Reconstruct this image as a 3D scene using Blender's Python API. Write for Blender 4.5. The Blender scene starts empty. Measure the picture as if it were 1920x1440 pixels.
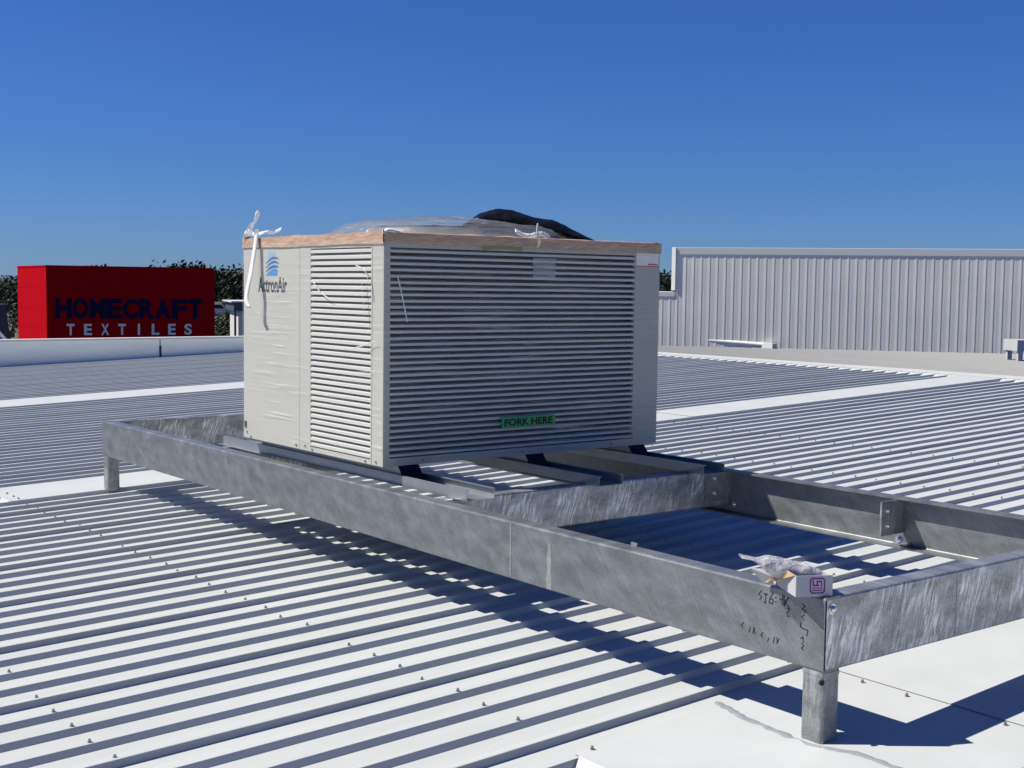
import bpy, math, random
from mathutils import Vector, Matrix, noise
random.seed(7)
R = math.radians
scene = bpy.context.scene
COL = scene.collection

# ------------------------------------------------------------------ camera
cd = bpy.data.cameras.new("camera"); cam = bpy.data.objects.new("camera", cd); COL.objects.link(cam)
cd.sensor_width = 36.0; cd.lens = 2424.73 / 1920 * 36.0
cd.clip_start = 0.05; cd.clip_end = 6000
right = Vector((0.61409084, 0.78912646, 0.01310951)); up = Vector((-0.06720412, 0.03573312, 0.99709917))
fwd = Vector((-0.7863689, 0.61319048, -0.07497593))
m = Matrix((right, up, -fwd)).transposed().to_4x4(); m.translation = Vector((2.65323, -3.38345, 1.50217))
cam.matrix_world = m
scene.camera = cam

# ------------------------------------------------------------------ sky and sun
LD = Vector((0.573, 0.65, -1.0)).normalized()            # the way sunlight travels
sun_el = math.asin(-LD.z); tos = -LD
world = bpy.data.worlds.new("World"); scene.world = world; world.use_nodes = True
wn = world.node_tree.nodes; wl = world.node_tree.links
bg = wn["Background"]
sky = wn.new("ShaderNodeTexSky"); sky.sky_type = 'NISHITA'; sky.sun_disc = False
sky.sun_elevation = sun_el; sky.sun_rotation = math.atan2(tos.x, tos.y)
sky.altitude = 0; sky.air_density = 1.0; sky.dust_density = 0.0; sky.ozone_density = 10.0
tint = wn.new("ShaderNodeMix"); tint.data_type = 'RGBA'; tint.blend_type = 'MULTIPLY'; tint.inputs[0].default_value = 1.0
tint.inputs[7].default_value = (0.49, 0.725, 1.22, 1)        # deep, polarised blue of the photograph's sky
wl.new(sky.outputs[0], tint.inputs[6]); wl.new(tint.outputs[2], bg.inputs[0]); bg.inputs[1].default_value = 0.05
sd = bpy.data.lights.new("sun", 'SUN'); sun = bpy.data.objects.new("sun", sd); COL.objects.link(sun)
sd.energy = 5.0; sd.angle = R(0.5); sd.color = (1.0, 0.945, 0.83)
sun.rotation_euler = LD.to_track_quat('-Z', 'Y').to_euler(); sun.location = (-20, -20, 30)
scene.view_settings.view_transform = 'Standard'; scene.view_settings.look = 'None'
scene.view_settings.exposure = 0.5; scene.view_settings.gamma = 1.0

# ------------------------------------------------------------------ materials
def mat(name, col, rough=0.5, metal=0.0, spec=0.5, var=0.0, vscale=3.0, bump=0.0, bscale=20.0, stretch=(1, 1, 1), coat=0.0):
    mt = bpy.data.materials.new(name); mt.use_nodes = True
    n = mt.node_tree.nodes; l = mt.node_tree.links; b = n["Principled BSDF"]
    b.inputs["Base Color"].default_value = (*col, 1); b.inputs["Roughness"].default_value = rough
    b.inputs["Metallic"].default_value = metal; b.inputs["Specular IOR Level"].default_value = spec
    b.inputs["Coat Weight"].default_value = coat
    tc = n.new("ShaderNodeTexCoord"); mp = n.new("ShaderNodeMapping"); mp.inputs["Scale"].default_value = stretch
    l.new(tc.outputs["Object"], mp.inputs[0])
    if var:
        nz = n.new("ShaderNodeTexNoise"); nz.inputs["Scale"].default_value = vscale; nz.inputs["Detail"].default_value = 6
        nz.inputs["Roughness"].default_value = 0.65
        l.new(mp.outputs[0], nz.inputs[0])
        rp = n.new("ShaderNodeMapRange"); rp.inputs[1].default_value = 0.3; rp.inputs[2].default_value = 0.7
        rp.inputs[3].default_value = 1 - var; rp.inputs[4].default_value = 1 + var
        l.new(nz.outputs[0], rp.inputs[0])
        mx = n.new("ShaderNodeMix"); mx.data_type = 'RGBA'; mx.blend_type = 'MULTIPLY'; mx.inputs[0].default_value = 1
        mx.inputs[6].default_value = (*col, 1); l.new(rp.outputs[0], mx.inputs[7]); l.new(mx.outputs[2], b.inputs["Base Color"])
    if bump:
        nb = n.new("ShaderNodeTexNoise"); nb.inputs["Scale"].default_value = bscale; nb.inputs["Detail"].default_value = 3
        l.new(mp.outputs[0], nb.inputs[0])
        bp = n.new("ShaderNodeBump"); bp.inputs["Strength"].default_value = bump; bp.inputs["Distance"].default_value = 0.02
        l.new(nb.outputs[0], bp.inputs["Height"]); l.new(bp.outputs[0], b.inputs["Normal"])
    return mt

def galv(name, axis, dark, light, streak=1.0, lean=0.35):
    """hot-dip zinc: soft clouds plus leaning runs of pale zinc. axis = the horizontal axis of the face"""
    mt = bpy.data.materials.new(name); mt.use_nodes = True
    n = mt.node_tree.nodes; l = mt.node_tree.links; b = n["Principled BSDF"]
    b.inputs["Metallic"].default_value = 0.55; b.inputs["Specular IOR Level"].default_value = 0.5
    tc = n.new("ShaderNodeTexCoord"); sx = n.new("ShaderNodeSeparateXYZ"); l.new(tc.outputs["Object"], sx.inputs[0])
    def math_(op, a, b_):
        k = n.new("ShaderNodeMath"); k.operation = op
        for i, v in enumerate((a, b_)):
            if isinstance(v, (int, float)): k.inputs[i].default_value = v
            else: l.new(v, k.inputs[i])
        return k.outputs[0]
    h = sx.outputs[0] if axis == 'X' else sx.outputs[1] if axis == 'Y' else math_('ADD', sx.outputs[0], sx.outputs[1])
    lean_u = math_('SUBTRACT', h, math_('MULTIPLY', sx.outputs[2], lean))
    def tex(scu, scv, detail, rough, off):
        cb = n.new("ShaderNodeCombineXYZ"); l.new(math_('MULTIPLY', lean_u, scu), cb.inputs[0]); l.new(math_('MULTIPLY', sx.outputs[2], scv), cb.inputs[1])
        cb.inputs[2].default_value = off
        t = n.new("ShaderNodeTexNoise"); t.inputs["Scale"].default_value = 1; t.inputs["Detail"].default_value = detail; t.inputs["Roughness"].default_value = rough
        l.new(cb.outputs[0], t.inputs[0]); return t.outputs[0]
    runs = tex(95, 11, 6, 0.68, 1.3); patch = tex(7.5, 5.0, 4, 0.6, 4.1); grain = tex(170, 150, 2, 0.5, 8.0); cloud = tex(9, 14, 6, 0.65, 2.2)
    def rng(v, a, b_, c, d):
        k = n.new("ShaderNodeMapRange"); l.new(v, k.inputs[0])
        for i, x in enumerate((a, b_, c, d)): k.inputs[i + 1].default_value = x
        return k.outputs[0]
    f1 = math_('MULTIPLY', rng(runs, 0.46, 0.58, 0, 0.75 * streak), rng(patch, 0.42, 0.60, 0.06, 1))
    ge = n.new("ShaderNodeNewGeometry"); sn = n.new("ShaderNodeSeparateXYZ"); l.new(ge.outputs["Normal"], sn.inputs[0])
    f1 = math_('MULTIPLY', f1, math_('SUBTRACT', 1.0, math_('ABSOLUTE', sn.outputs[2], 0)))       # the runs hang on upright faces only
    f2 = rng(cloud, 0.32, 0.68, 0.0, 0.38); f3 = rng(grain, 0.3, 0.7, -0.12, 0.12)
    fac = math_('ADD', math_('ADD', f1, f2), f3)
    cr = n.new("ShaderNodeMix"); cr.data_type = 'RGBA'; cr.clamp_factor = True
    l.new(fac, cr.inputs[0]); cr.inputs[6].default_value = (*dark, 1); cr.inputs[7].default_value = (*light, 1)
    l.new(cr.outputs[2], b.inputs["Base Color"])
    l.new(rng(cloud, 0.3, 0.7, 0.33, 0.5), b.inputs["Roughness"])
    bp = n.new("ShaderNodeBump"); bp.inputs["Strength"].default_value = 0.25; bp.inputs["Distance"].default_value = 0.003
    l.new(runs, bp.inputs["Height"]); l.new(bp.outputs[0], b.inputs["Normal"])
    return mt

def film(name, base_op, streak_op, tint=(0.85, 0.87, 0.88), axis='X', rough=0.12, dscale=(3.0, 40.0)):
    """thin clear plastic: mostly see-through, glossy, with stretched milky creases"""
    mt = bpy.data.materials.new(name); mt.use_nodes = True
    n = mt.node_tree.nodes; l = mt.node_tree.links
    out = n["Material Output"]; b = n["Principled BSDF"]
    b.inputs["Base Color"].default_value = (*tint, 1); b.inputs["Roughness"].default_value = rough
    tr = n.new("ShaderNodeBsdfTransparent"); mx = n.new("ShaderNodeMixShader")
    tc = n.new("ShaderNodeTexCoord"); mp = n.new("ShaderNodeMapping")
    mp.inputs["Rotation"].default_value = (R(7), 0, 0) if axis == 'Y' else (0, R(-9), 0)
    mp.inputs["Scale"].default_value = (dscale[0], dscale[0], dscale[1])
    l.new(tc.outputs["Object"], mp.inputs[0])
    nz = n.new("ShaderNodeTexNoise"); nz.inputs["Scale"].default_value = 1; nz.inputs["Detail"].default_value = 5; nz.inputs["Distortion"].default_value = 0.6
    l.new(mp.outputs[0], nz.inputs[0])
    big = n.new("ShaderNodeTexNoise"); big.inputs["Scale"].default_value = 2.2; l.new(tc.outputs["Object"], big.inputs[0])
    rp = n.new("ShaderNodeMapRange"); l.new(nz.outputs[0], rp.inputs[0])
    rp.inputs[1].default_value = 0.56; rp.inputs[2].default_value = 0.74; rp.inputs[3].default_value = 0; rp.inputs[4].default_value = streak_op
    rb = n.new("ShaderNodeMapRange"); l.new(big.outputs[0], rb.inputs[0]); rb.inputs[1].default_value = 0.4; rb.inputs[2].default_value = 0.65
    ml = n.new("ShaderNodeMath"); ml.operation = 'MULTIPLY_ADD'; l.new(rp.outputs[0], ml.inputs[0]); l.new(rb.outputs[0], ml.inputs[1]); ml.inputs[2].default_value = base_op
    l.new(ml.outputs[0], mx.inputs[0]); l.new(tr.outputs[0], mx.inputs[1]); l.new(b.outputs[0], mx.inputs[2]); l.new(mx.outputs[0], out.inputs[0])
    bp = n.new("ShaderNodeBump"); bp.inputs["Strength"].default_value = 0.9; bp.inputs["Distance"].default_value = 0.02
    l.new(nz.outputs[0], bp.inputs["Height"]); l.new(bp.outputs[0], b.inputs["Normal"])
    return mt

M = {}
M['roof'] = mat('roof_sheet', (0.452, 0.470, 0.474), 0.5, spec=0.1, var=0.06, vscale=2.2, bump=0.10, bscale=2.5, stretch=(3, 0.35, 1))
M['flash'] = mat('roof_flashing', (0.462, 0.481, 0.484), 0.5, spec=0.1, var=0.05, vscale=2.6, bump=0.22, bscale=1.6)
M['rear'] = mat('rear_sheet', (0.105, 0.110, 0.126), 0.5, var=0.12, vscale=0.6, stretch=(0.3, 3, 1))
M['screw'] = mat('screw_metal', (0.264, 0.264, 0.264), 0.4, metal=0.7)
M['seal'] = mat('sealant', (0.25, 0.265, 0.285), 0.45, var=0.12, vscale=25)
M['galvX'] = galv('zinc_beam', 'X', (0.155, 0.166, 0.177), (0.40, 0.42, 0.435), 0.24, -0.75)
M['galvY'] = galv('zinc_streaked', 'Y', (0.17, 0.178, 0.187), (0.86, 0.87, 0.88), 0.9, 0.30)
M['galvL'] = galv('zinc_leg', 'XY', (0.16, 0.168, 0.175), (0.58, 0.59, 0.595), 0.5, 0.12)
M['purlin'] = mat('bright_galvanised', (0.33, 0.355, 0.38), 0.3, metal=0.6, var=0.1, vscale=9)
M['bolt'] = mat('zinc_bolt', (0.72, 0.72, 0.72), 0.25, metal=0.8)
M['hole'] = mat('dark_hole', (0.012, 0.012, 0.014), 0.8)
M['marker'] = mat('marker_ink', (0.02, 0.02, 0.025), 0.6)
M['stain'] = mat('pale_zinc_run', (0.21, 0.222, 0.226), 0.6, var=0.3, vscale=30)
M['cab'] = mat('beige_panel', (0.40, 0.394, 0.362), 0.45, spec=0.25, var=0.025, vscale=4)
M['slat'] = mat('louvre_paint', (0.50, 0.492, 0.475), 0.45, spec=0.25)
M['coil'] = mat('condenser_fins', (0.025, 0.027, 0.03), 0.6)
M['black'] = mat('black_plastic', (0.005, 0.005, 0.006), 0.33, spec=0.25, bump=0.7, bscale=14)
M['tape'] = mat('brown_tape', (0.432, 0.288, 0.1944), 0.35, var=0.22, vscale=7, bump=0.4, bscale=18, stretch=(1, 1, 3))
M['strap'] = mat('white_tape', (0.656, 0.656, 0.64), 0.45)
M['logo_blue'] = mat('logo_blue', (0.045, 0.21, 0.495), 0.4)
M['logo_pale'] = mat('logo_pale', (0.24, 0.352, 0.464), 0.4)
M['logo_dark'] = mat('logo_dark', (0.03, 0.09, 0.22), 0.4)
M['logo_text'] = mat('logo_text', (0.025, 0.03, 0.035), 0.5)
M['green'] = mat('green_label', (0.009, 0.297, 0.09), 0.45)
M['pink'] = mat('pink_print', (0.45, 0.06, 0.10), 0.5)
M['stick'] = mat('white_label', (0.72, 0.71, 0.69), 0.5, var=0.06, vscale=20)
M['palebl'] = film('pale_label', 0.22, 0.1, tint=(.6, .66, .66))
M['filmX'] = film('clear_wrap_side', 0.06, 0.5, axis='X', dscale=(1.7, 75.0))
M['filmY'] = film('clear_wrap_grille', 0.06, 0.45, tint=(0.72, 0.74, 0.66), axis='Y', dscale=(1.6, 60.0))
M['filmT'] = film('clear_wrap_top', 0.30, 0.75, tint=(0.34, 0.35, 0.36), axis='X', rough=0.12, dscale=(4, 60))
M['grey'] = mat('fan_cowl', (0.16, 0.16, 0.17), 0.5)
M['card'] = mat('brown_cardboard', (0.3375, 0.225, 0.1275), 0.8, var=0.08, vscale=20)
M['print'] = mat('white_cardboard', (0.39, 0.39, 0.415), 0.6, var=0.04, vscale=20)
M['purple'] = mat('purple_print', (0.10, 0.022, 0.16), 0.5)
M['lilac'] = mat('lilac_print', (0.60, 0.42, 0.62), 0.5)
M['bag'] = film('plastic_bag', 0.40, 0.8, tint=(0.80, 0.79, 0.84), axis='X', rough=0.08, dscale=(30, 45))
M['bagin'] = mat('packed_bolts', (0.36, 0.335, 0.35), 0.4, metal=0.4, var=0.6, vscale=60)
M['clad'] = mat('wall_cladding', (0.80, 0.77, 0.69), 0.55, spec=0.2, var=0.05, vscale=1.2)
M['cladcap'] = mat('wall_capping', (0.684, 0.6935, 0.6555), 0.5)
M['white'] = mat('white_paint', (0.576, 0.576, 0.576), 0.5)
M['ductm'] = mat('duct_metal', (0.496, 0.52, 0.528), 0.4, metal=0.2, var=0.1, vscale=6)
M['para'] = mat('parapet_panel', (0.86, 0.86, 0.80), 0.6, spec=0.2, var=0.05, vscale=2.5, stretch=(1, 0.25, 2.0))
M['red'] = mat('red_paint', (0.38, 0.0015, 0.008), 0.9, spec=0.02, var=0.05, vscale=0.8)
M['redj'] = mat('red_joint', (0.28, 0.002, 0.008), 0.9, spec=0.02)
M['navy'] = mat('navy_letters', (0.005, 0.007, 0.045), 0.7, spec=0.1)
M['let'] = mat('white_letters', (0.8, 0.8, 0.78), 0.5)
M['dkwall'] = mat('purple_grey_wall', (0.055, 0.045, 0.085), 0.7)
M['fascia'] = mat('dark_fascia', (0.05, 0.055, 0.09), 0.6)
M['ground'] = mat('dry_ground', (0.075, 0.0825, 0.05625), 0.9, var=0.45, vscale=0.05)
M['bark'] = mat('bark', (0.09, 0.075, 0.06), 0.9)
M['leafA'] = mat('leaves_olive', (0.027, 0.0345, 0.0165), 0.6, spec=0.2, var=0.3, vscale=0.6)
M['leafB'] = mat('leaves_dark', (0.0195, 0.02775, 0.0135), 0.6, spec=0.2, var=0.3, vscale=0.6)
M['carw'] = mat('car_white', (0.5625, 0.5625, 0.57), 0.3)
M['glass'] = mat('car_glass', (0.03, 0.035, 0.04), 0.1)
M['rubber'] = mat('tyre', (0.02, 0.02, 0.02), 0.8)

# ------------------------------------------------------------------ building blocks
class MB:
    def __init__(s): s.v = []; s.f = []
    def add(s, vs, fs):
        o = len(s.v); s.v += [tuple(x) for x in vs]; s.f += [tuple(i + o for i in f) for f in fs]; return s
    def box(s, x0, x1, y0, y1, z0, z1):
        return s.add([(x0,y0,z0),(x1,y0,z0),(x1,y1,z0),(x0,y1,z0),(x0,y0,z1),(x1,y0,z1),(x1,y1,z1),(x0,y1,z1)],
                     [(3,2,1,0),(4,5,6,7),(0,1,5,4),(1,2,6,5),(2,3,7,6),(3,0,4,7)])
    def quad(s, a, b, c, d): return s.add([a, b, c, d], [(0, 1, 2, 3)])
    def prism(s, prof, o, u, v, w):
        """extrude the 2-D outline prof (u,v) from o along w"""
        o, u, v, w = map(Vector, (o, u, v, w)); n = len(prof)
        vs = [o + u * a + v * b for a, b in prof] + [o + u * a + v * b + w for a, b in prof]
        return s.add(vs, [tuple(range(n))[::-1], tuple(range(n, 2 * n))] + [(i, (i + 1) % n, n + (i + 1) % n, n + i) for i in range(n)])
    def tube(s, pts, rs, seg=8, cap=True):
        pts = [Vector(p) for p in pts]; rings = []
        if not isinstance(rs, (list, tuple)): rs = [rs] * len(pts)
        vs = []
        for i, p in enumerate(pts):
            t = (pts[min(i + 1, len(pts) - 1)] - pts[max(i - 1, 0)]).normalized()
            a = t.orthogonal().normalized() if i == 0 else (a - t * a.dot(t)).normalized()
            b = t.cross(a)
            vs += [p + (a * math.cos(2 * math.pi * k / seg) + b * math.sin(2 * math.pi * k / seg)) * rs[i] for k in range(seg)]
        fs = [(i * seg + k, i * seg + (k + 1) % seg, (i + 1) * seg + (k + 1) % seg, (i + 1) * seg + k) for i in range(len(pts) - 1) for k in range(seg)]
        if cap: fs += [tuple(range(seg))[::-1], tuple(range((len(pts) - 1) * seg, len(pts) * seg))]
        return s.add(vs, fs)
    def grid(s, fn, nu, nv):
        vs = [fn(i / nu, j / nv) for j in range(nv + 1) for i in range(nu + 1)]
        return s.add(vs, [(j * (nu + 1) + i, j * (nu + 1) + i + 1, (j + 1) * (nu + 1) + i + 1, (j + 1) * (nu + 1) + i) for j in range(nv) for i in range(nu)])
    def build(s, name, m, parent=None, smooth=False):
        me = bpy.data.meshes.new(name); me.from_pydata(s.v, [], s.f); me.validate(); me.materials.append(m)
        if smooth: me.polygons.foreach_set('use_smooth', [True] * len(me.polygons))
        me.update(); o = bpy.data.objects.new(name, me); COL.objects.link(o)
        if parent:
            o.parent = parent; o.matrix_parent_inverse = Matrix.Translation(parent.location).inverted() if parent.type == 'EMPTY' and not parent.parent else Matrix.Identity(4)
        return o
def tag(o, label, cat, group=None, kind=None):
    if label: o['label'] = label
    if cat: o['category'] = cat
    if group: o['group'] = group
    if kind: o['kind'] = kind
    return o
def thing(name, loc, label, cat, group=None):
    e = bpy.data.objects.new(name, None); e.location = loc; e.empty_display_size = 0.2; COL.objects.link(e)
    return tag(e, label, cat, group)
def solid(o, t, off=0.0):
    md = o.modifiers.new('thickness', 'SOLIDIFY'); md.thickness = t; md.offset = off; return o
def text_verts(body, extrude, bold=0.0):
    cu = bpy.data.curves.new('t', 'FONT'); cu.body = body; cu.extrude = extrude; cu.offset = bold; cu.resolution_u = 4
    ob = bpy.data.objects.new('t', cu); COL.objects.link(ob)
    dg = bpy.context.evaluated_depsgraph_get(); me = bpy.data.meshes.new_from_object(ob.evaluated_get(dg))
    vs = [v.co.copy() for v in me.vertices]; fs = [tuple(p.vertices) for p in me.polygons]
    bpy.data.objects.remove(ob); bpy.data.curves.remove(cu); bpy.data.meshes.remove(me)
    x0 = min(v.x for v in vs); x1 = max(v.x for v in vs); y0 = min(v.y for v in vs); y1 = max(v.y for v in vs)
    return [Vector(((v.x - x0) / (x1 - x0), (v.y - y0) / (y1 - y0), v.z)) for v in vs], fs
def put_text(name, body, o, u, v, nrm, m, parent, depth, bold=0.0):
    """text filling the parallelogram o,u,v"""
    vs, fs = text_verts(body, 0.5, bold); o, u, v, nrm = map(Vector, (o, u, v, nrm))
    b = MB(); b.add([o + u * p.x + v * p.y + nrm * (p.z + 0.5) * depth for p in vs], fs)
    return b.build(name, m, parent)
def stroke(b, pts, wd, o, u, v, nrm, th=0.0008):
    """flat pen stroke through 2-D points on the plane o,u,v"""
    o, u, v, nrm = map(Vector, (o, u, v, nrm)); P = [Vector(p) for p in pts]
    for a, c in zip(P[:-1], P[1:]):
        d = (c - a); 
        if d.length < 1e-9: continue
        d.normalize(); s = Vector((-d.y, d.x)) * wd / 2; e = d * wd * 0.3
        q = [a - e - s, c + e - s, c + e + s, a - e + s]
        b.prism([(0, 0)], o, u, v, nrm) if False else b.add([o + u * x.x + v * x.y + nrm * 0.0003 for x in q] + [o + u * x.x + v * x.y + nrm * th for x in q],
              [(3, 2, 1, 0), (4, 5, 6, 7), (0, 1, 5, 4), (1, 2, 6, 5), (2, 3, 7, 6), (3, 0, 4, 7)])

# ================================================================== ROOF (the ground we stand on)
A = 0.036; HR = 0.025; P0 = -0.638; PITCH = 0.1935          # pitch, rib height, crest edge of rib 0, rib spacing
YF, YB = -9.0, 11.70
def zc(y): return A * y                                     # crest level
def zp(y): return A * y - HR                                # pan level
def crest(k): return P0 - PITCH * k
kmin, kmax = -42, 95
prof = []
for k in range(kmax, kmin - 1, -1):
    xc = crest(k)
    prof += [(xc - 0.040, 0), (xc - 0.026, HR)]
    if k % 4 == 0: prof += [(xc - 0.004, HR + 0.003), (xc + 0.0075, HR + 0.0022), (xc + 0.0075, HR - 0.001), (xc + 0.0005, HR - 0.0025), (xc + 0.0120, 0.0)]   # sheet lap: the upper sheet's edge overhangs
    else: prof += [(xc - 0.002, HR), (xc, HR - 0.001), (xc + 0.0115, 0.0)]
b = MB(); n = len(prof)
ys = [YF, -3.0, 0.0, 3.0, 7.0, YB]
for y in ys: b.v += [(x, y, zp(y) + h) for x, h in prof]
for j in range(len(ys) - 1): b.f += [(j * n + i, j * n + i + 1, (j + 1) * n + i + 1, (j + 1) * n + i) for i in range(n - 1)]
roof = tag(b.build('roof_deck', M['roof']), 'white ribbed steel roof the platform stands on, long parallel ribs running away', 'roof', kind='structure')

def closers(b, k0, k1, y0, y1):
    """turned-down tabs filling the pans at a flashing's end (y0 = top edge, y1 = foot)"""
    for k in range(k0, k1):
        xa, xb = crest(k + 1), crest(k)
        b.add([(xa - 0.001, y0, zc(y0) + 0.004), (xb - 0.026, y0, zc(y0) + 0.004), (xb - 0.049, y1, zp(y1) + 0.003), (xa + 0.023, y1, zp(y1) + 0.003)], [(3, 2, 1, 0)])
def strip(kl, kr, y0, y1, front, th=0.004):
    b = MB(); xl, xr = crest(kl) - 0.026, crest(kr) + 0.001
    for q in range(1):
        b.add([(xl, y0, zc(y0) + th), (xr, y0, zc(y0) + th), (xr, y1, zc(y1) + th), (xl, y1, zc(y1) + th),
               (xr + 0.003, y0, zc(y0) - 0.012), (xr + 0.003, y1, zc(y1) - 0.012)], [(0, 1, 2, 3), (1, 4, 5, 2)])
    if front: closers(b, kr, kl, y0, y0 - 0.035)
    return b
strip(-1 + 0, -6, -0.67, 0.70, True).build('roof_flashing', M['flash'], roof)
strip(-1 + 0, -6, 0.66, YB - 0.05, False, 0.0075).build('roof_flashing', M['flash'], roof)
strip(33, 30, -0.67, 6.05, True).build('roof_flashing', M['flash'], roof)
strip(33, 30, 6.02, YB - 0.05, False, 0.0075).build('roof_flashing', M['flash'], roof)
strip(66, 62, -4.0, 5.2, False).build('roof_flashing', M['flash'], roof)
strip(66, 62, 5.17, YB - 0.05, False, 0.0075).build('roof_flashing', M['flash'], roof)
b = MB()                                                    # ridge capping
b.add([(-19.3, 11.6, zc(11.6) + 0.009), (8, 11.6, zc(11.6) + 0.009), (8, 11.86, zc(11.86) + 0.02), (-19.3, 11.86, zc(11.86) + 0.02),
       (8, 12.1, 0.40), (-19.3, 12.1, 0.40)], [(0, 1, 2, 3), (3, 2, 4, 5)])
for k0, k1 in ((-40, 30), (33, 62), (66, 94)): closers(b, k0, k1, 11.6, 11.5)
b.build('ridge_capping', M['flash'], roof)

# roofing screws: hexagon head on a washer
def screw_mesh():
    b = MB()
    b.tube([(0, 0, 0), (0, 0, 0.003)], 0.0072, 10).tube([(0, 0, 0.003), (0, 0, 0.011)], 0.0050, 6)
    return b
s0 = screw_mesh(); rest = MB(); cnt = 0; proto = None
def screw(x, y, z, single):
    global proto, cnt
    z += 0.0005
    if single:
        if proto is None: o = proto = s0.build('screw', M['screw'], roof)
        else:
            o = proto.copy(); COL.objects.link(o); o.parent = roof
        o.location = (x, y, z); cnt += 1
    else: rest.add([(px + x, py + y, pz + z) for px, py, pz in s0.v], s0.f)
for j, y0 in enumerate([-3.08, -1.845, -0.61, 0.625, 1.86, 3.095, 4.33, 5.565, 6.8, 8.035, 9.27, 10.5]):
    for k in range(-20, 80):
        if random.random() < 0.04: continue
        x = crest(k) - 0.013 + random.uniform(-.003, .003); y = y0 + random.uniform(-0.02, 0.02)
        onf = (-6 <= k <= -1 and y > -0.66) or (30 <= k <= 33 and y > -0.66) or 62 <= k <= 66
        if onf or y0 > 6 or x < -8.5: continue
        single = (j == 1 and 2 <= k <= 17) or (j == 2 and 0 <= k <= 29) or (j == 6 and 5 <= k <= 25) or (j == 3 and 27 <= k <= 29)
        screw(x, y, zc(y), single)
for x, y in ((-0.303, 0.621), (-0.104, 0.617), (0.286, 0.625), (-0.46, -0.60), (0.1, -0.61)): screw(x, y, zc(y) + 0.0045, True)
for x in (-6.75, -6.6, -6.95, -7.06, -6.49): screw(x, -0.60, zc(-0.6) + 0.0045, True)
tag(rest.build('screw', M['screw'], roof), 'rows of small roofing screws far across the roof', None, kind='stuff')
# sealant smears beside the near leg
def smear(pts, w):
    b = MB(); vs = []
    n = 26
    for i in range(n + 1):
        t = i / n * (len(pts) - 1); k = min(int(t), len(pts) - 2); f = t - k
        p = Vector(pts[k]).lerp(Vector(pts[k + 1]), f); d = (Vector(pts[k + 1]) - Vector(pts[k])).normalized(); s = Vector((-d.y, d.x))
        ww = w * (0.75 + 0.6 * noise.noise(Vector((p.x * 30, p.y * 30, 1)))) * (0.35 if i in (0, n) else 1); off = 0.006 * noise.noise(Vector((p.x * 22, 3, 0)))
        for e, h in ((-1, 0.0045), (-0.5, 0.0075), (0.5, 0.0075), (1, 0.0045)):
            q = p + s * (e * ww / 2 + off); vs.append((q.x, q.y, zc(q.y) + h))
    b.add(vs, [(i * 4 + k, i * 4 + k + 1, i * 4 + k + 5, i * 4 + k + 4) for i in range(n) for k in range(3)])
    b.build('sealant', M['seal'], roof, True)
smear([(-0.51, 0.045), (-0.33, 0.0), (-0.10, -0.018)], 0.038)
smear([(0.012, -0.012), (0.12, 0.035), (0.28, 0.03), (0.42, 0.05)], 0.038)
smear([(-0.10, -0.018), (-0.04, -0.022), (0.012, -0.012)], 0.022)

# roof plane beyond the ridge: low, ribs running across
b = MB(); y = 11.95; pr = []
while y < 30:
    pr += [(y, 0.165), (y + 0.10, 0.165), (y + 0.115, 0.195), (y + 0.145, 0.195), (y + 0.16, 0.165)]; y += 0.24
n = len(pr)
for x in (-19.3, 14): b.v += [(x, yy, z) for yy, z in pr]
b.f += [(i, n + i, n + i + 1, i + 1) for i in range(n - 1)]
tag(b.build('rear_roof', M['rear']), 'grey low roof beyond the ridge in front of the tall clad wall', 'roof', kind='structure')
# ground far below, to the horizon
b = MB(); b.quad((-4000, -4000, -6), (4000, -4000, -6), (4000, 4000, -6), (-4000, 4000, -6))
tag(b.build('ground', M['ground']), 'dry ground far below around the buildings', 'ground', kind='structure')
b = MB()
def hill(u, v):
    x = -900 + 600 * u; y = -500 + 1500 * v
    return (x, y, -6.2 + 11.5 * math.exp(-((u - .5) / .22) ** 2) * min(1, v * 5, (1 - v) * 5) * (0.8 + 0.4 * noise.noise(Vector((u * 3, v * 9, 0)))))
b.grid(hill, 24, 60)
tag(b.build('hill', M['leafB'], None, True), 'low dark wooded rise on the horizon', 'hill', kind='structure')

# ================================================================== PLATFORM FRAME
L, W, LEG, H, FL, T = 6.494, 2.044, 0.2473, 0.4973, 0.075, 0.009
frame = thing('steel_platform', (-L / 2, W / 2, 0), 'long galvanised steel platform frame on short legs carrying the air conditioner', 'steel frame')
def cprof(h, fl, t, r=0.008):
    def arc(cx, cy, a0): return [(cx + r * math.cos(R(a0 + 30 * i)), cy + r * math.sin(R(a0 + 30 * i))) for i in range(4)]
    p = [(fl, 0)] + arc(r, r, 270)[::-1][0:0]
    p = [(fl, 0), (r, 0), (r - r * math.sin(R(45)), r - r * math.cos(R(45))), (0, r), (0, h - r), (r - r * math.sin(R(45)), h - r + r * math.cos(R(45))), (r, h), (fl, h),
         (fl, h - t), (t + .004, h - t), (t, h - t - .004), (t, t + .004), (t + .004, t), (fl, t)]
    return p
CP = cprof(H - LEG, FL, T)
def chan(name, o, u, w, m, P=CP): return MB().prism(P, o, u, (0, 0, 1), w).build(name, m, frame)
lb = chan('long_beam', (-L, 0, LEG), (0, 1, 0), (L, 0, 0), M['galvX'])
chan('long_beam', (-L, W, LEG), (0, -1, 0), (L, 0, 0), M['galvX'])
sb = chan('short_beam', (0, 0.0085, LEG + .0006), (-1, 0, 0), (0, W - 0.017, 0), M['galvY'], cprof(H - LEG - .0012, FL, T))
chan('short_beam', (-L, 0.0085, LEG + .0006), (1, 0, 0), (0, W - 0.017, 0), M['galvY'], cprof(H - LEG - .0012, FL, T))
XC = -2.289
CX = cprof(0.2035, 0.075, 0.008)
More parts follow.
